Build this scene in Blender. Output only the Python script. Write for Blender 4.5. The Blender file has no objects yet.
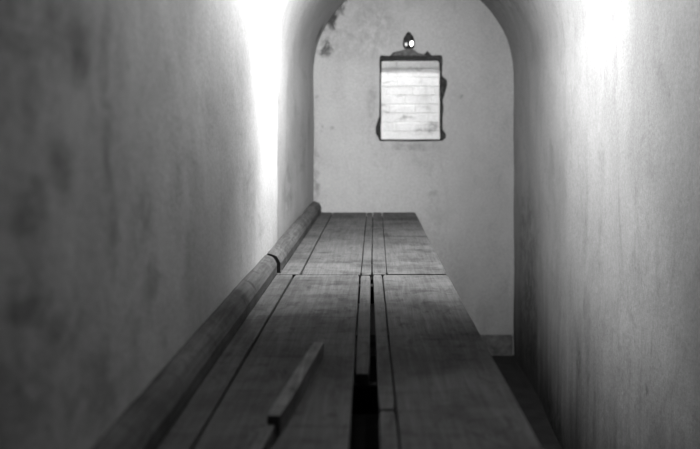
import bpy, bmesh, math, random
from mathutils import Vector, noise
random.seed(7)
S = bpy.context.scene
COL = S.collection
PI = math.pi

# ---------------------------------------------------------------- place
EYE = 1.77            # eye height over the floor
PT = 1.146            # top of the sleeping platform
YB = 6.24             # end wall
XL, XR = -0.50, 1.122
CX, RAD, SPR = 0.306, 0.811, 2.234     # vault axis, radius, springing height
Y0 = -3.2             # wall behind the photographer

# ---------------------------------------------------------------- node helpers
class NT:
    def __init__(s, name):
        s.m = bpy.data.materials.new(name); s.m.use_nodes = True
        s.t = s.m.node_tree; s.t.nodes.clear()
        s.out = s.t.nodes.new('ShaderNodeOutputMaterial')
        s.b = s.t.nodes.new('ShaderNodeBsdfPrincipled')
        s.t.links.new(s.b.outputs[0], s.out.inputs[0])
        s.pos = s.t.nodes.new('ShaderNodeNewGeometry').outputs['Position']
    def L(s, a, b):
        if isinstance(a, (int, float)): b.default_value = a
        else: s.t.links.new(a, b)
    def math(s, op, a, b=0.0, c=0.0, clamp=False):
        n = s.t.nodes.new('ShaderNodeMath'); n.operation = op; n.use_clamp = clamp
        s.L(a, n.inputs[0]); s.L(b, n.inputs[1]); s.L(c, n.inputs[2]); return n.outputs[0]
    def vscale(s, v, sc):
        n = s.t.nodes.new('ShaderNodeVectorMath'); n.operation = 'MULTIPLY'
        s.t.links.new(v, n.inputs[0]); n.inputs[1].default_value = sc; return n.outputs[0]
    def noise(s, sc, scale=1.0, detail=5, rough=.6, dist=0.0, v=None, off=(0,0,0)):
        a = s.t.nodes.new('ShaderNodeVectorMath'); a.operation = 'ADD'
        s.t.links.new(s.vscale(v or s.pos, sc), a.inputs[0]); a.inputs[1].default_value = off
        n = s.t.nodes.new('ShaderNodeTexNoise'); n.inputs['Scale'].default_value = scale
        n.inputs['Detail'].default_value = detail; n.inputs['Roughness'].default_value = rough
        n.inputs['Distortion'].default_value = dist
        s.t.links.new(a.outputs[0], n.inputs['Vector']); return n.outputs[0]
    def ramp(s, x, a, b, lo=0.0, hi=1.0):
        n = s.t.nodes.new('ShaderNodeMapRange'); n.interpolation_type = 'SMOOTHSTEP'
        s.L(x, n.inputs[0]); n.inputs[1].default_value = a; n.inputs[2].default_value = b
        n.inputs[3].default_value = lo; n.inputs[4].default_value = hi; return n.outputs[0]
    def wobble(s, amt, scale):
        n = s.t.nodes.new('ShaderNodeTexNoise'); n.inputs['Scale'].default_value = scale
        n.inputs['Detail'].default_value = 4
        s.t.links.new(s.pos, n.inputs['Vector'])
        a = s.t.nodes.new('ShaderNodeVectorMath'); a.operation = 'SUBTRACT'
        s.t.links.new(n.outputs['Color'], a.inputs[0]); a.inputs[1].default_value = (.5,.5,.5)
        b = s.t.nodes.new('ShaderNodeVectorMath'); b.operation = 'SCALE'
        s.t.links.new(a.outputs[0], b.inputs[0]); b.inputs['Scale'].default_value = amt
        c = s.t.nodes.new('ShaderNodeVectorMath'); c.operation = 'ADD'
        s.t.links.new(s.pos, c.inputs[0]); s.t.links.new(b.outputs[0], c.inputs[1]); return c.outputs[0]
    def blot(s, v, c, r, inner=.3):
        """1 inside an ellipsoidal stain at c with radii r, 0 outside"""
        a = s.t.nodes.new('ShaderNodeVectorMath'); a.operation = 'SUBTRACT'
        s.t.links.new(v, a.inputs[0]); a.inputs[1].default_value = c
        l = s.t.nodes.new('ShaderNodeVectorMath'); l.operation = 'LENGTH'
        s.t.links.new(s.vscale(a.outputs[0], [1/q for q in r]), l.inputs[0])
        return s.ramp(l.outputs['Value'], inner, 1.0, 1.0, 0.0)
    def sum(s, xs):
        o = xs[0]
        for x in xs[1:]: o = s.math('ADD', o, x)
        return o
    def sep(s):
        n = s.t.nodes.new('ShaderNodeSeparateXYZ'); s.t.links.new(s.pos, n.inputs[0]); return n.outputs
    def color(s, val):
        n = s.t.nodes.new('ShaderNodeCombineColor')
        for i in range(3): s.t.links.new(val, n.inputs[i])
        s.t.links.new(n.outputs[0], s.b.inputs['Base Color'])
    def bump(s, h, strength=.3, dist=.01):
        n = s.t.nodes.new('ShaderNodeBump'); n.inputs['Strength'].default_value = strength
        n.inputs['Distance'].default_value = dist
        s.t.links.new(h, n.inputs['Height']); s.t.links.new(n.outputs[0], s.b.inputs['Normal'])
    def rough(s, r): s.L(r, s.b.inputs['Roughness'])

def plaster(name, base=.62, blots=(), streak=.25, mott=.2, damp=None, wob=.10, wobs=6, ys=1.0, side=True):
    m = NT(name)
    big = m.ramp(m.noise((1,1,.6), 1.7, 4, .6, .4), .38, .72)
    run = m.ramp(m.noise((5,5*ys,1.1), 1.3, 6, .7, 1.2), .52, .8)
    fine = m.noise((1,1,1), 70, 5, .8)
    mid = m.ramp(m.noise((1,ys,.8), 6, 6, .7, .8, off=(3,1,7)), .5, .72)
    v = m.math('SUBTRACT', base, m.math('MULTIPLY', big, mott*base))
    v = m.math('SUBTRACT', v, m.math('MULTIPLY', run, streak*base))
    if side: v = m.math('MULTIPLY', v, m.ramp(m.sep()[0], -.45, 1.0, 1.42, .80))     # uneven lamplight put into the plaster colour: left lighter, right darker
    v = m.math('MULTIPLY', v, m.ramp(fine, .3, .7, .85, 1.12))
    v = m.math('MULTIPLY', v, m.math('SUBTRACT', 1.0, m.math('MULTIPLY', mid, mott*.8)))
    if blots:
        w = m.wobble(wob*1.5, wobs)
        grain = m.ramp(m.noise((2,2*ys,1.5), 7, 6, .75, .6), .36, .6, .05, 1.1)
        for c, r, k in blots:
            f = m.math('MULTIPLY', m.math('MULTIPLY', m.blot(w, c, r), k), grain)
            v = m.math('MULTIPLY', v, m.math('SUBTRACT', 1.0, f))
    if damp:      # rising damp: ragged dark foot of the wall
        z = m.sep()[2]
        n = m.math('MULTIPLY', m.noise((4,4,.5), 1.5, 6, .65, .3), damp[2])
        h = m.math('ADD', z, n)
        f = m.ramp(h, damp[0], damp[1], damp[3], 1.0)
        v = m.math('MULTIPLY', v, f)
    m.color(v); m.rough(.93)
    m.b.inputs['Specular IOR Level'].default_value = .05
    hb = m.sum([m.math('MULTIPLY', m.noise((1,1,1), 14, 6, .7), 1.0), m.math('MULTIPLY', fine, .25)])
    m.bump(hb, .35, .012)
    return m.m

def wood(name, base=.2, contrast=.6, axis=1, blots=(), rough=.8, spec=.06):
    m = NT(name)
    g = [16, 16, 16]; g[axis] = .9
    grain = m.noise(g, 4, 6, .7, .6)
    g2 = [60, 60, 60]; g2[axis] = 2.2
    fibre = m.noise(g2, 3, 4, .7)
    c = [1.2, 1.2, 1.2]; c[axis] = 9
    cross = m.noise(c, 1.3, 6, .7, 1.6)
    big = m.noise((1,1,1), 2.6, 5, .65, .6)
    v = m.math('MULTIPLY', m.ramp(grain, .3, .7, 1-contrast*.55, 1+contrast*.35), base)
    v = m.math('MULTIPLY', v, m.ramp(fibre, .25, .75, .9, 1.08))
    v = m.math('MULTIPLY', v, m.ramp(cross, .3, .5, .72, 1.04))
    v = m.math('MULTIPLY', v, m.ramp(big, .3, .62, .6, 1.12))
    mott = m.noise((1.4,1,1), 9, 7, .75, 1.0, off=(2,7,1))
    v = m.math('MULTIPLY', v, m.ramp(mott, .34, .5, .62, 1.05))
    if blots:
        w = m.wobble(.05, 9)
        for cc, r, k in blots:
            v = m.math('MULTIPLY', v, m.math('SUBTRACT', 1.0, m.math('MULTIPLY', m.blot(w, cc, r, .1), k)))
    m.color(v)
    m.b.inputs['Specular IOR Level'].default_value = spec
    m.rough(m.ramp(grain, .3, .7, rough+.12, rough-.08))
    m.bump(m.sum([m.math('MULTIPLY', grain, .8), m.math('MULTIPLY', fibre, .4), m.math('MULTIPLY', cross, .4)]), .35, .004)
    return m.m

def plain(name, val, rough=.7, metal=0.0, var=.3, scale=20):
    m = NT(name)
    m.color(m.math('MULTIPLY', m.ramp(m.noise((1,1,1), scale, 5, .7), .3, .7, 1-var, 1+var), val))
    m.rough(rough); m.b.inputs['Specular IOR Level'].default_value = .1; m.b.inputs['Metallic'].default_value = metal
    m.bump(m.noise((1,1,1), scale*2, 4, .7), .3, .004)
    return m.m

# pixel of the photograph -> point on a plane of the place (only used to find stain positions)
def onback(px, py): return ((px-373.7)*.008, YB, EYE-(py-134)*.008)
def onleft(px, py):
    Z = 780*(-XL-.018)/(373.7-px); return (XL+.018, Z, EYE-(py-134)*Z/780)
def onright(px, py):
    Z = 780*XR/(px-373.7); return (XR, Z, EYE-(py-134)*Z/780)

M = {}
PB = .20
bl = [(onleft(104, 70), (.3,0.043,0.184), 0.28), (onleft(108, 130), (.3,0.034,0.138), 0.32), (onleft(104, 190), (.3,0.043,0.138), 0.28), (onleft(112, 235), (.3,0.043,0.115), 0.28),
      (onleft(70, 45), (.3,0.119,0.081), 0.40), (onleft(80, 75), (.3,0.076,0.057), 0.40), (onleft(20, 15), (.3,0.136,0.115), 0.40), (onleft(60, 15), (.3,0.170,0.092), 0.32),
      (onleft(28, 225), (.3,0.068,0.057), 0.40), (onleft(58, 185), (.3,0.085,0.057), 0.32), (onleft(20, 100), (.3,0.102,0.092), 0.24), (onleft(60, 160), (.3,0.102,0.057), 0.28),
      (onleft(140, 215), (.3,0.119,0.092), 0.28), (onleft(152, 290), (.3,0.085,0.081), 0.32), (onleft(70, 330), (.3,0.102,0.069), 0.32), (onleft(130, 330), (.3,0.085,0.057), 0.24),
      (onleft(90, 400), (.3,0.212,0.138), 0.40), (onleft(20, 380), (.3,0.212,0.172), 0.40), (onleft(30, 290), (.3,0.102,0.069), 0.28),
      (onleft(296, 190), (.3,0.297,0.230), 0.24), (onleft(306, 150), (.3,0.255,0.402), 0.16),
      (onleft(176, 200), (.3,0.102,0.172), 0.20), (onleft(190, 250), (.3,0.085,0.092), 0.20), (onleft(215, 120), (.3,0.170,0.115), 0.12)]
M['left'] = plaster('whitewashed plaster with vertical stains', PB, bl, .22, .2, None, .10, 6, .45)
br = [(onright(528, 240), (.3,.55,.55), .35), (onright(662, 390), (.3,.03,.05), .4), (onright(590, 365), (.3,.05,.12), .35),
      (onright(530, 330), (.3,.6,.55), .5), (onright(560, 430), (.3,.6,.35), .6), (onright(640, 300), (.3,.03,.15), .15)]
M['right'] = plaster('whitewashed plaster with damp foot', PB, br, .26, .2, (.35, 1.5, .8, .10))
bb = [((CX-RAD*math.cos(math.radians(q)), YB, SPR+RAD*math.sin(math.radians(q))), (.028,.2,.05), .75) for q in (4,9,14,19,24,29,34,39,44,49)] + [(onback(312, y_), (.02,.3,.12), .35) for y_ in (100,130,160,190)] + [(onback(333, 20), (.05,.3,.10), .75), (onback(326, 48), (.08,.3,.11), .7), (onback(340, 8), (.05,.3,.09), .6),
      (onback(316, 97), (.022,.2,.022), .7), (onback(345, 97), (.02,.2,.02), .35), (onback(321, 127), (.03,.2,.02), .55),
      (onback(332, 127), (.022,.2,.03), .5), (onback(316, 175), (.04,.2,.3), .4), (onback(313, 205), (.05,.2,.12), .35),
      (onback(460, 97), (.02,.2,.02), .3), (onback(433, 195), (.05,.2,.06), .2), (onback(372, 110), (.07,.2,.3), .2),
      (onback(415, 147), (.25,.2,.04), .25), (onback(360, 30), (.5,.2,.4), .2)]
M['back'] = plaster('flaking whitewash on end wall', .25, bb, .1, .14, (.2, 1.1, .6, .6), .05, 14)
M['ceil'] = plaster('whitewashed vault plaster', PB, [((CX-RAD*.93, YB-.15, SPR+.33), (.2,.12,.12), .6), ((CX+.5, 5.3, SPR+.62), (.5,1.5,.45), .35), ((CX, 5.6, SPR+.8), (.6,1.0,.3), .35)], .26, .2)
M['floor'] = plain('dark trodden floor', .006, .9, 0, .4, 9)
M['plinth'] = plain('grimy cement skirting', .045, .9, 0, .45, 14)
M['plank'] = wood('worn grey plank', .058, .26, 1, [((.2,5.7,PT), (.3,.18,.1), .5), ((.22,4.75,PT), (.22,.06,.1), .4),
        ((-.2,3.0,PT), (.12,.05,.1), .35), ((.2,3.1,PT), (.1,.03,.1), .35), ((-.26,4.1,PT), (.06,.04,.1), .4),
        ((.25,2.2,PT), (.2,.3,.1), .3), ((-.2,2.0,PT), (.2,.4,.1), .3)])
M['strip'] = wood('worn grey batten', .07, .5, 1)
M['beam'] = wood('rounded grey beam timber', .058, .5, 1, [((-.45,2.85,PT+.07), (.05,.02,.03), .6), ((-.46,3.05,PT+.09), (.04,.02,.02), .5)], .8, .05)
M['loose'] = wood('rough sawn batten', .10, .6, 1)
M['frame_wood'] = wood('dark support timber', .012, .5, 2)
M['iron'] = plain('blackened iron and broken edge', .02, .8, 0, .6, 40)
M['iron2'] = plain('dull grey iron', .065, .7, 0, .4, 40)
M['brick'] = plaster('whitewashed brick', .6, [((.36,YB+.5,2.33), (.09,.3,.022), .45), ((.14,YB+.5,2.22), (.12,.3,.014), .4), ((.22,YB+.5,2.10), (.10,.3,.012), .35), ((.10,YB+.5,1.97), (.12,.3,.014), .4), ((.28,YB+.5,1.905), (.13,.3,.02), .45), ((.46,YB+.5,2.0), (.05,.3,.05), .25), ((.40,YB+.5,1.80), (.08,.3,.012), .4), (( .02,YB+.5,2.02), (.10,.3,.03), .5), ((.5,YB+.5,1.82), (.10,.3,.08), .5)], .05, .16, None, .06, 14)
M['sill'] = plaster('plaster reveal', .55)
gm = NT('small lamp glass'); gm.b.inputs['Base Color'].default_value = (.9,.9,.9,1)
gm.b.inputs['Emission Color'].default_value = (1,1,1,1); gm.b.inputs['Emission Strength'].default_value = 6
M['glow'] = gm.m
gm = NT('dim lamp glass'); gm.b.inputs['Base Color'].default_value = (.5,.5,.5,1)
gm.b.inputs['Emission Color'].default_value = (1,1,1,1); gm.b.inputs['Emission Strength'].default_value = .35
M['dim'] = gm.m

# ---------------------------------------------------------------- object helpers
def link(name, bm, mat, parent=None, loc=(0,0,0), smooth=False):
    """bm is in world coordinates; loc is the base of the object"""
    bmesh.ops.recalc_face_normals(bm, faces=bm.faces)
    me = bpy.data.meshes.new(name)
    base = Vector(parent.location) if parent is not None else Vector(loc)
    if parent is not None and parent.parent is not None: base = base + Vector(parent.parent.location)
    bmesh.ops.translate(bm, verts=bm.verts, vec=-base)
    bm.to_mesh(me); bm.free()
    if smooth:
        for p in me.polygons: p.use_smooth = True
    me.materials.append(M[mat] if isinstance(mat, str) else mat)
    o = bpy.data.objects.new(name, me); COL.objects.link(o)
    if parent is not None: o.parent = parent
    else: o.location = base
    return o

def tag(o, label=None, cat=None, group=None, kind=None):
    if label: o['label'] = label
    if cat: o['category'] = cat
    if group: o['group'] = group
    if kind: o['kind'] = kind
    return o

def thing(name, loc, label, cat, group=None):
    o = bpy.data.objects.new(name, None); COL.objects.link(o); o.location = loc
    o.empty_display_size = .1
    return tag(o, label, cat, group)

def hexa(bm, b, t):
    """eight-cornered solid: four bottom points, four top points"""
    v = [bm.verts.new(p) for p in list(b)+list(t)]
    for f in ((0,1,2,3), (7,6,5,4), (0,4,5,1), (1,5,6,2), (2,6,7,3), (3,7,4,0)):
        bm.faces.new([v[i] for i in f])
    return v

def box(bm, x0, x1, y0, y1, z0, z1):
    return hexa(bm, [(x0,y0,z0),(x1,y0,z0),(x1,y1,z0),(x0,y1,z0)], [(x0,y0,z1),(x1,y0,z1),(x1,y1,z1),(x0,y1,z1)])

def bevel(bm, w, seg=2):
    bmesh.ops.bevel(bm, geom=list(bm.edges), offset=w, segments=seg, profile=.6, affect='EDGES')

def plank_bm(n0, n1, y0, y1, z0, z1, seed=0, bev=.003, wear=.0016, dz=0.0):
    """plank tapering from x-span n0 at y0 to n1 at y1, edges slightly wavy and rounded"""
    bm = bmesh.new()
    k = max(2, int((y1-y0)/.06)); rows = []
    h = z1-z0; r = min(bev, h*.3)
    for i in range(k+1):
        t = i/k; y = y0+(y1-y0)*t
        a = n0[0]+(n1[0]-n0[0])*t + wear*noise.noise((y*3, seed, 0))
        b = n0[1]+(n1[1]-n0[1])*t + wear*noise.noise((y*3, seed, 9))
        zz = z1 + dz*t + .0012*noise.noise((y*1.3, seed, 4))
        e = r if i in (0, k) else 0
        prof = [(a+e, z0), (b-e, z0), (b-e, zz-r-e*.6), (b-r*.35-e, zz-r*.3-e*.6), (b-r-e, zz-e*.6), ((a+b)/2, zz-e*.6+ .0006*noise.noise((y*4, seed, 2))), (a+r+e, zz-e*.6), (a+r*.35+e, zz-r*.3-e*.6), (a+e, zz-r-e*.6)]
        rows.append([bm.verts.new((x, y, z)) for x, z in prof])
    for i in range(k):
        for j in range(len(rows[0])):
            j2 = (j+1) % len(rows[0])
            bm.faces.new((rows[i][j], rows[i][j2], rows[i+1][j2], rows[i+1][j]))
    bm.faces.new(rows[0]); bm.faces.new(list(reversed(rows[-1])))
    return bm

def disp(p, amp=1.0):
    p = Vector(p)
    return amp*(.010*noise.noise(p*1.1) + .005*noise.noise(p*3.1+Vector((5,1,2))) + .0022*noise.noise(p*9))

# ---------------------------------------------------------------- setting
def wall_side(name, X, sgn, mat, zt=SPR):
    bm = bmesh.new(); ny = 200; nz = 60; g = []
    for i in range(ny+1):
        y = Y0+(YB+.06-Y0)*i/ny; row = []
        for j in range(nz+1):
            z = -.02+(zt+.02)*j/nz
            row.append(bm.verts.new((X+sgn*wall_off(X, y, z)+disp((X,y,z)), y, z)))
        g.append(row)
    for i in range(ny):
        for j in range(nz): bm.faces.new((g[i][j], g[i+1][j], g[i+1][j+1], g[i][j+1]))
    return tag(link(name, bm, mat, smooth=True), kind='structure')

def sst(x, a, b):
    t = max(0, min(1, (x-a)/(b-a))); return t*t*(3-2*t)

def wall_off(X, y, z):
    """the right wall is thicker up to about a metre from the end wall"""
    if X > 0: return -.06*(1-sst(y, 4.2, 5.8))
    return .018-.072*sst(y, 3.90, 4.02)+.074*max(0, min(1, (y-4.1)/2.14))

wl = wall_side('wall_left', XL, 1, 'left')
wr = wall_side('wall_right', XR, 1, 'right')
cx = (XL+XR)/2; rr = (XR-XL)/2
bm = bmesh.new(); g = []
for i in range(201):
    y = Y0+(YB+.06-Y0)*i/200; row = []
    for j in range(61):
        a = PI*j/60; r = rr
        X = cx-math.cos(a)*r; Z = SPR+math.sin(a)*r
        if j in (0, 60):
            d = disp((X,y,SPR)) + wall_off(X, y, SPR)
            row.append(bm.verts.new((X+d, y, Z)))
        else:
            w = abs(math.cos(a)); d = disp((X,y,Z)); o = wall_off(X, y, SPR)*w**3
            s = math.cos(a)
            # keeps the same sense of displacement as the walls at both springings
            row.append(bm.verts.new((X+(d*w+o), y, Z+d*(1-w))))
    g.append(row)
for i in range(200):
    for j in range(60): bm.faces.new((g[i][j], g[i+1][j], g[i+1][j+1], g[i][j+1]))
ceil = tag(link('ceiling', bm, 'ceil', smooth=True), kind='structure')

bm = bmesh.new(); box(bm, XL-.1, XR+.1, Y0-.1, YB+.1, -.1, 0)
tag(link('floor', bm, 'floor'), kind='structure')

# end wall with a window opening, 0.22 m thick
WX0, WX1, WZ0, WZ1 = .054, .545, 1.728, 2.372
TH = .2
bm = bmesh.new()
xs = sorted(set([XL-.1+(XR+.1-XL+.1)*i/60 for i in range(61)]+[WX0, WX1])); zs = sorted(set([-.02+3.2*i/90 for i in range(91)]+[WZ0, WZ1]))
def edge_wob(x, z): return 0
vs = {}
def vert(i, k, y):
    key = (i, k, y > YB+.1)
    if key not in vs:
        x, z = xs[i], zs[k]; d = disp((x, 9, z), .8) if y < YB+.1 else 0
        vs[key] = bm.verts.new((x, y+d, z))
    return vs[key]
for i in range(len(xs)-1):
    for k in range(len(zs)-1):
        if xs[i] >= WX0-1e-6 and xs[i+1] <= WX1+1e-6 and zs[k] >= WZ0-1e-6 and zs[k+1] <= WZ1+1e-6: continue
        for y in (YB, YB+TH):
            bm.faces.new([vert(i,k,y), vert(i+1,k,y), vert(i+1,k+1,y), vert(i,k+1,y)])
bd = [e for e in bm.edges if e.is_boundary]
i0, i1 = xs.index(WX0), xs.index(WX1); k0, k1 = zs.index(WZ0), zs.index(WZ1)
ring = [(i, k0) for i in range(i0, i1)]+[(i1, k) for k in range(k0, k1)]+[(i, k1) for i in range(i1, i0, -1)]+[(i0, k) for k in range(k1, k0, -1)]
for a, b in zip(ring, ring[1:]+ring[:1]):
    bm.faces.new([vert(a[0],a[1],YB), vert(b[0],b[1],YB), vert(b[0],b[1],YB+TH), vert(a[0],a[1],YB+TH)])
tag(link('wall_back', bm, 'back'), kind='structure')

bm = bmesh.new(); box(bm, XL-.1, XR+.1, Y0-.1, Y0, -.02, 3.2)
tag(link('wall_front', bm, 'floor'), kind='structure')

# skirting band on the end wall
bm = bmesh.new()
box(bm, XL+.02, XR-.015, YB-.02, YB+.02, 0, .165); bevel(bm, .004)
tag(link('baseboard_back', bm, 'plinth'), kind='structure')

# brick wall of the light shaft outside the window: individual courses inside one mesh
SY = YB+TH+.3
bm = bmesh.new()
box(bm, -.5, 1.1, SY+.006, SY+.1, 1.3, 3.0)
ch = .0775; z = 1.33; row = 0
while z < 3.0:
    x = -.5 + (.11 if row % 2 else 0) + random.uniform(-.02, .02)
    while x < 1.08:
        L_ = random.uniform(.19, .235); d = random.uniform(0, .007)
        b2 = bmesh.new()
        box(b2, x, x+L_-.007, SY-.004+d, SY+.05, z+random.uniform(0,.003), z+ch-.007+random.uniform(-.002,.002))
        bmesh.ops.bevel(b2, geom=list(b2.edges), offset=.004, segments=2, profile=.5, affect='EDGES')
        tmp = bpy.data.meshes.new('t'); b2.to_mesh(tmp); b2.free(); bm.from_mesh(tmp); bpy.data.meshes.remove(tmp)
        x += L_
    z += ch; row += 1
tag(link('wall_outside', bm, 'brick'), kind='structure')
bm = bmesh.new()
box(bm, -.56, -.5, YB+TH, SY+.1, 1.3, 3.0); box(bm, 1.1, 1.16, YB+TH, SY+.1, 1.3, 3.0)
box(bm, -.56, 1.16, YB+TH, SY+.1, 1.24, 1.3)
tag(link('trim_1', bm, 'brick'), kind='structure')

# window frame: blackened ragged surround
def bk(px, py): return (px-373.7)*.008, EYE-(py-134)*.008
outer = [(379.4,141),(378.6,138),(376,134),(375.4,128),(377.2,122),(379.2,116),(379.6,95),(379.7,70),(379.3,60),(380.2,55.4),(384,55.6),(390,55.9),(393.6,52.2),
         (398,51.2),(401.6,50.8),(406,48.8),(412.3,48.8),(415.5,51),(418.5,53.2),(423.9,54.2),(427.4,50.9),(430,53.6),(431.5,55.6),(437,55.2),(441.5,55.2),(442.6,58),(442.2,66),(441.9,75),
         (443.5,77.5),(446.6,79.5),(447.2,85),(445.4,91),(444.4,95),(442.6,100),(443.4,108),(442.4,118),(442.6,128),(443.2,131),(446,134),(445.6,138),(442.5,140.5),(430,140.9),(410,141.2),(395,140.8)]
inner = [(381.3,139.6),(380.9,130),(381.4,118),(381.1,100),(381.2,80),(381.6,62),(382.6,60.8),(400,60.2),(420,60.5),(438,60.4),(439.8,62),(440.0,75),(439.7,88),(440.2,104),(440.0,120),(440.3,132),(440.9,139.4),(428,139.2),(410,139.8),(395,139.5)]
def resample(P, n):
    cum = [0]
    Q = P+[P[0]]
    for a, b in zip(Q, Q[1:]): cum.append(cum[-1]+math.dist(a, b))
    c = (410.5, 99); 
    out = []
    for i in range(n):
        s = cum[-1]*i/n; k = max(j for j in range(len(cum)-1) if cum[j] <= s)
        t = (s-cum[k])/(cum[k+1]-cum[k]); out.append((Q[k][0]+(Q[k+1][0]-Q[k][0])*t, Q[k][1]+(Q[k+1][1]-Q[k][1])*t))
    return out
def ray(P, ang):
    c = (410.5, 99); d = (math.cos(ang), math.sin(ang)); best = 0
    for a, b in zip(P, P[1:]+P[:1]):
        ex, ey = b[0]-a[0], b[1]-a[1]; den = d[0]*ey-d[1]*ex
        if abs(den) < 1e-9: continue
        t = ((a[0]-c[0])*ey-(a[1]-c[1])*ex)/den; u = ((a[0]-c[0])*d[1]-(a[1]-c[1])*d[0])/den
        if -1e-6 <= u <= 1+1e-6 and t > best: best = t
    return (c[0]+d[0]*best, c[1]+d[1]*best)
bm = bmesh.new(); rows = []
N = 240
for i in range(N):
    a = 2*PI*i/N; o_ = bk(*ray(outer, a)); n_ = bk(*ray(inner, a)); pr = .012+.006*noise.noise((i*.2, 3, 1))
    mid = ((o_[0]+n_[0])/2, (o_[1]+n_[1])/2)
    rows.append([bm.verts.new(p) for p in ((o_[0], YB+.015, o_[1]), (o_[0], YB-pr*.6, o_[1]), (mid[0], YB-pr, mid[1]), (n_[0], YB-pr*.7, n_[1]), (n_[0], YB+.05, n_[1]), (o_[0], YB+.05, o_[1]))])
for i in range(N):
    a, b = rows[i], rows[(i+1) % N]
    for j in range(6): bm.faces.new((a[j], a[(j+1)%6], b[(j+1)%6], b[j]))
win = tag(link('window_1', bm, 'iron', loc=(.3, YB, WZ0)), kind='structure')

# small dark pointed lamp over the window
lx, lz = bk(408.6, 48.8)
lamp = thing('wall_lamp', (lx, YB-.02, lz), 'small black pointed lamp housing with a bright glass eye above the barred-up window', 'lamp')
lamp['label'] = 'small black pointed lamp housing with two glowing eyes on the end wall above the window'
bm = bmesh.new()
prof = [(0,.132),(.008,.130),(.016,.122),(.026,.108),(.036,.092),(.043,.074),(.047,.055),(.047,.036),(.044,.018),(.036,.005),(.02,0),(0,0)]
rings = []
for r, h in prof:
    rings.append([bm.verts.new((lx+r*math.cos(2*PI*k/28), YB-.022+.62*r*math.sin(2*PI*k/28)-.004, lz+h)) for k in range(28)])
for a, b in zip(rings, rings[1:]):
    for k in range(28): bm.faces.new((a[k], a[(k+1)%28], b[(k+1)%28], b[k]))
bmesh.ops.remove_doubles(bm, verts=bm.verts, dist=1e-5)
link('housing', bm, 'iron', lamp, smooth=True)
def blob(cx_, cy_, cz_, rx, ry, rz):
    b = bmesh.new(); bmesh.ops.create_uvsphere(b, u_segments=20, v_segments=12, radius=1)
    bmesh.ops.scale(b, vec=(rx, ry, rz), verts=b.verts); bmesh.ops.translate(b, vec=(cx_, cy_, cz_), verts=b.verts); return b
gx, gz = bk(411, 44.2); o = link('lens', blob(gx, YB-.046, gz, .016, .012, .022), 'glow', lamp, smooth=True); o['label'] = 'bright glowing lens'
gx, gz = bk(406, 45); o = link('lens', blob(gx, YB-.047, gz, .011, .010, .016), 'dim', lamp, smooth=True); o['label'] = 'dim grey lens'
bm = bmesh.new()
pts = [bk(*p) for p in ((392.5,56),(394.5,52.6),(401.6,51.4),(406,49),(412.3,49),(418,53.6),(424,55),(426,56))]
f = [bm.verts.new((x, YB-.026, z)) for x, z in pts]; b_ = [bm.verts.new((x, YB-.002, z)) for x, z in pts]
bm.faces.new(f); bm.faces.new(list(reversed(b_)))
for i in range(len(f)):
    j = (i+1) % len(f); bm.faces.new((f[i], b_[i], b_[j], f[j]))
o = link('mounting_plate', bm, 'iron2', lamp); o['label'] = 'dull grey humped mounting plate'

# ---------------------------------------------------------------- sleeping platforms
T = .032
def platform(name, label, y0, y1, planks, extra=None):
    t = thing(name, (-.09, (y0+y1)/2, 0), label, 'platform', 'plank sleeping platforms')
    for i, (n0, n1, a, b, dz) in enumerate(planks):
        link('plank', plank_bm(n0, n1, a, b, PT-T+dz, PT+dz, seed=i*7+y0*3), 'plank', t)
    # joists under the planks
    n = 4
    for i in range(n):
        y = y0+.08+(y1-y0-.16)*i/(n-1)
        if extra and i == 1: y = 1.30
        if extra and i == extra[0]: y = extra[1]
        bm = bmesh.new(); hw = .03 if not (extra and i == extra[0]) else .018
        box(bm, XL+.03, .30, y-hw, y+hw, PT-T-.075, PT-T-.0005); bevel(bm, .003)
        link('joist', bm, 'frame_wood', t)
    bm = bmesh.new(); box(bm, .301, .327, y0+.01, y1-.01, PT-T-.13, PT-T-.0005); bevel(bm, .003)
    link('side_rail', bm, 'frame_wood', t)
    for y in (y0+.15, y1-.15):
        bm = bmesh.new(); box(bm, .232, .300, y-.034, y+.034, 0, PT-T-.0755); bevel(bm, .004)
        link('leg', bm, 'frame_wood', t)
        bm = bmesh.new(); box(bm, XL+.035, XL+.10, y-.034, y+.034, 0, PT-T-.0755); bevel(bm, .004)
        link('leg', bm, 'frame_wood', t)
    return t
YS = 3.470
ya, yn = YS-.004, .35
front = platform('plank_platform', 'nearer section of grey plank sleeping platform with an open slot down its middle', yn, YS, [
    ((-.478, -.372), (-.478, -.357), yn, ya, 0),
    ((-.364, -.040), (-.349, -.064), yn, ya, 0),
    ((-.049, -.0105), (-.057, -.0140), 2.045, ya-.002, -.003),
    ((.0118, .049), (-.0030, .0365), 1.775, ya-.003, 0),
    ((.018, .056), (.0112, .0492), yn, 1.769, -.002),
    ((.062, .340), (.0405, .328), yn, ya, 0)], (2, 2.052))
YR = YS+.006
rear = platform('plank_platform', 'far section of grey plank sleeping platform, butting against the end wall', YR, YB-.025, [
    ((-.478, -.331), (-.478, -.329), YR-.002, YB-.025, .001),
    ((-.323, -.0585), (-.323, -.0565), YR-.004, YB-.025, 0),
    ((-.0545, -.0105), (-.0535, -.0095), YR-.004, YB-.028, 0),
    ((-.0065, .0575), (-.0045, .0655), YR-.004, YB-.025, .0005),
    ((.0600, .326), (.0690, .330), YR+.003, YB-.025, .001)])

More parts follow.
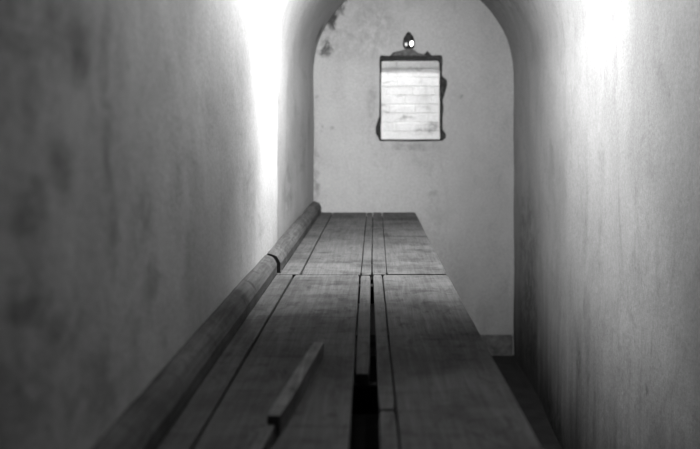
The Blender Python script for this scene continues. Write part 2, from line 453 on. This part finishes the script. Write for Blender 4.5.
# ---------------------------------------------------------------- round-edged beams against the left wall
def beam(name, label, y0, y1, w, h, x1, seed, end_h=None):
    bm = bmesh.new(); rows = []; k = int((y1-y0)/.04)
    for i in range(k+1):
        t = i/k; y = y0+(y1-y0)*t
        dn = .004*noise.noise((y*1.5, seed, 0)); dh = .003*noise.noise((y*2, seed, 5))
        x0 = XL+.016
        b = x1+dn*.5; z0 = PT+.0015; top = PT+h+dh
        e = .004 if i in (0, k) else 0
        P = [(x0, z0), (b-.002, z0), (b-e, z0+.008), (b-e+.001, z0+h*.48), (b-.006-e, z0+h*.66), (b-.016-e, z0+h*.82), (b-.03, top-.005-e), (b-.045, top-e), (x0+.008, top+.003-e), (x0, top-.002-e)]
        rows.append([bm.verts.new((x+.0015*noise.noise((y*8, j, seed)), y, z)) for j, (x, z) in enumerate(P)])
    n = len(rows[0])
    for i in range(k):
        for j in range(n): bm.faces.new((rows[i][j], rows[i][(j+1)%n], rows[i+1][(j+1)%n], rows[i+1][j]))
    bm.faces.new(rows[0]); bm.faces.new(list(reversed(rows[-1])))
    o = link(name, bm, 'beam', loc=((XL+x1)/2, (y0+y1)/2, PT))
    return tag(o, label, 'beam', 'beams along the left wall')
beam('wooden_beam', 'nearer rounded timber beam lying along the left wall on the planks', yn, 3.478, 0, .088, -.428, 1)
beam('wooden_beam', 'far rounded timber beam along the left wall, ending at the end wall', 3.500, YB-.03, 0, .089, -.415, 2)

# ---------------------------------------------------------------- loose battens
def batten(label, pf, pn, w, h, seed, z=PT+.0008):
    (xf, yf), (xn, yn_) = pf, pn
    d = Vector((xf-xn, yf-yn_, 0)); L_ = d.length; bm = plank_bm((0, w), (0, w), 0, L_, 0, h, seed, .002, .0015)
    a = math.atan2(-d.x, d.y)
    bmesh.ops.rotate(bm, verts=bm.verts, cent=(0,0,0), matrix=__import__('mathutils').Matrix.Rotation(a, 3, 'Z'))
    bmesh.ops.translate(bm, verts=bm.verts, vec=(xn, yn_, z))
    return tag(link('wooden_batten', bm, 'loose', loc=(xn, yn_, PT)), label, 'batten', 'loose battens on the platform')
batten('short loose batten lying whole on the planks, left of the open slot', (-.168, 2.18), (-.222, 1.612), .030, .043, 3)
batten('loose batten nearest the camera, lower and continuing the line of the short one', (-.222, 1.606), (-.292, .80), .022, .028, 4)

# ---------------------------------------------------------------- light
def lamp_point(name, loc, power, r):
    l = bpy.data.lights.new(name, 'POINT'); l.energy = power; l.shadow_soft_size = r
    o = bpy.data.objects.new(name, l); COL.objects.link(o); o.location = loc; return o
LP = (.09, 3.52, EYE+.90)
lamp_point('ceiling_bulb', LP, 270, .05)
l = bpy.data.lights.new('ceiling_reflector', 'SPOT'); l.energy = 175; l.shadow_soft_size = .05
l.spot_size = math.radians(168); l.spot_blend = .8
o = bpy.data.objects.new('ceiling_reflector', l); COL.objects.link(o); o.location = LP
o.rotation_euler = Vector((.12, .45, -.9)).to_track_quat('-Z', 'Y').to_euler()

# half baffle added under the ceiling lamp to darken the near planks, and its stem and rose on the vault
fx = thing('ceiling_lamp', (LP[0], LP[1], SPR+.55), 'ceiling lamp on the vault over the middle of the platform with an added half baffle', 'lamp')
bm = bmesh.new(); rows = []
for i in range(21):
    el = math.radians(-34-38*i/20); rows.append([])
    for j in range(33):
        az = math.radians(-42+84*j/32)
        rows[-1].append([bm.verts.new((LP[0]+r*math.cos(el)*math.sin(az), LP[1]-r*math.cos(el)*math.cos(az), LP[2]+r*math.sin(el))) for r in (.16, .165)])
for i in range(20):
    for j in range(32):
        a, b, c_, d = rows[i][j], rows[i][j+1], rows[i+1][j+1], rows[i+1][j]
        bm.faces.new((a[0], b[0], c_[0], d[0])); bm.faces.new((d[1], c_[1], b[1], a[1]))
for P in ([r[0] for r in rows], [r[-1] for r in rows], rows[0], rows[-1]):
    for a, b in zip(P, P[1:]): bm.faces.new((a[0], b[0], b[1], a[1]))
link('added_baffle', bm, 'iron2', fx)  # unseen, added to keep direct lamplight off the near platform
bm = bmesh.new(); rows = []
for r, h in ((.012, .125), (.06, .118), (.13, .09), (.19, .055), (.193, .052), (.19, .050), (.13, .084), (.06, .112), (.012, .119)):
    rows.append([bm.verts.new((LP[0]+r*math.cos(2*PI*k/40), LP[1]+r*math.sin(2*PI*k/40), LP[2]+h)) for k in range(40)])
for a, b in zip(rows, rows[1:]+rows[:1]):
    for k in range(40): bm.faces.new((a[k], a[(k+1)%40], b[(k+1)%40], b[k]))
link('added_cap', bm, 'iron2', fx, smooth=True)  # unseen cap, added to block light going up to the vault crown
def rod(bm, a, b, r, n=14):
    a, b = Vector(a), Vector(b); d = b-a
    g_ = bmesh.ops.create_cone(bm, cap_ends=True, segments=n, radius1=r, radius2=r, depth=d.length)
    bmesh.ops.rotate(bm, verts=g_['verts'], cent=(0,0,0), matrix=d.to_track_quat('Z','Y').to_matrix())
    bmesh.ops.translate(bm, verts=g_['verts'], vec=(a+b)/2)
ZV = SPR+math.sqrt(rr*rr-(LP[0]-cx)**2)
bm = bmesh.new(); rod(bm, (LP[0], LP[1], LP[2]+.06), (LP[0], LP[1], ZV), .014); link('stem', bm, 'iron2', fx)
bm = bmesh.new()
el = math.radians(-34)
pts = [Vector((LP[0], LP[1]-.16*math.cos(el)-.003, LP[2]+.16*math.sin(el))), Vector((LP[0], LP[1]-.15, LP[2]+.03)), Vector((LP[0], LP[1]-.08, LP[2]+.10)), Vector((LP[0], LP[1], LP[2]+.12))]
for a, b in zip(pts, pts[1:]): rod(bm, a, b, .004, 8)
link('arm', bm, 'iron2', fx)

W = bpy.data.worlds.new('World'); S.world = W; W.use_nodes = True
W.node_tree.nodes['Background'].inputs[0].default_value = (.9,.9,.9,1)
W.node_tree.nodes['Background'].inputs[1].default_value = 16

# ---------------------------------------------------------------- camera
c = bpy.data.cameras.new('camera'); cam = bpy.data.objects.new('camera', c); COL.objects.link(cam)
cam.location = (0, 0, EYE); cam.rotation_euler = (PI/2, 0, 0)
c.sensor_width = 36; c.lens = 780/700*36
c.shift_x = -23.7/700; c.shift_y = -90.5/700
c.clip_start = .02
c.dof.use_dof = True; c.dof.focus_distance = 3.3; c.dof.aperture_fstop = 2.0
S.camera = cam
S.view_settings.view_transform = 'Standard'; S.view_settings.look = 'None'
S.view_settings.exposure = 0; S.view_settings.gamma = 1
S.view_settings.use_curve_mapping = False
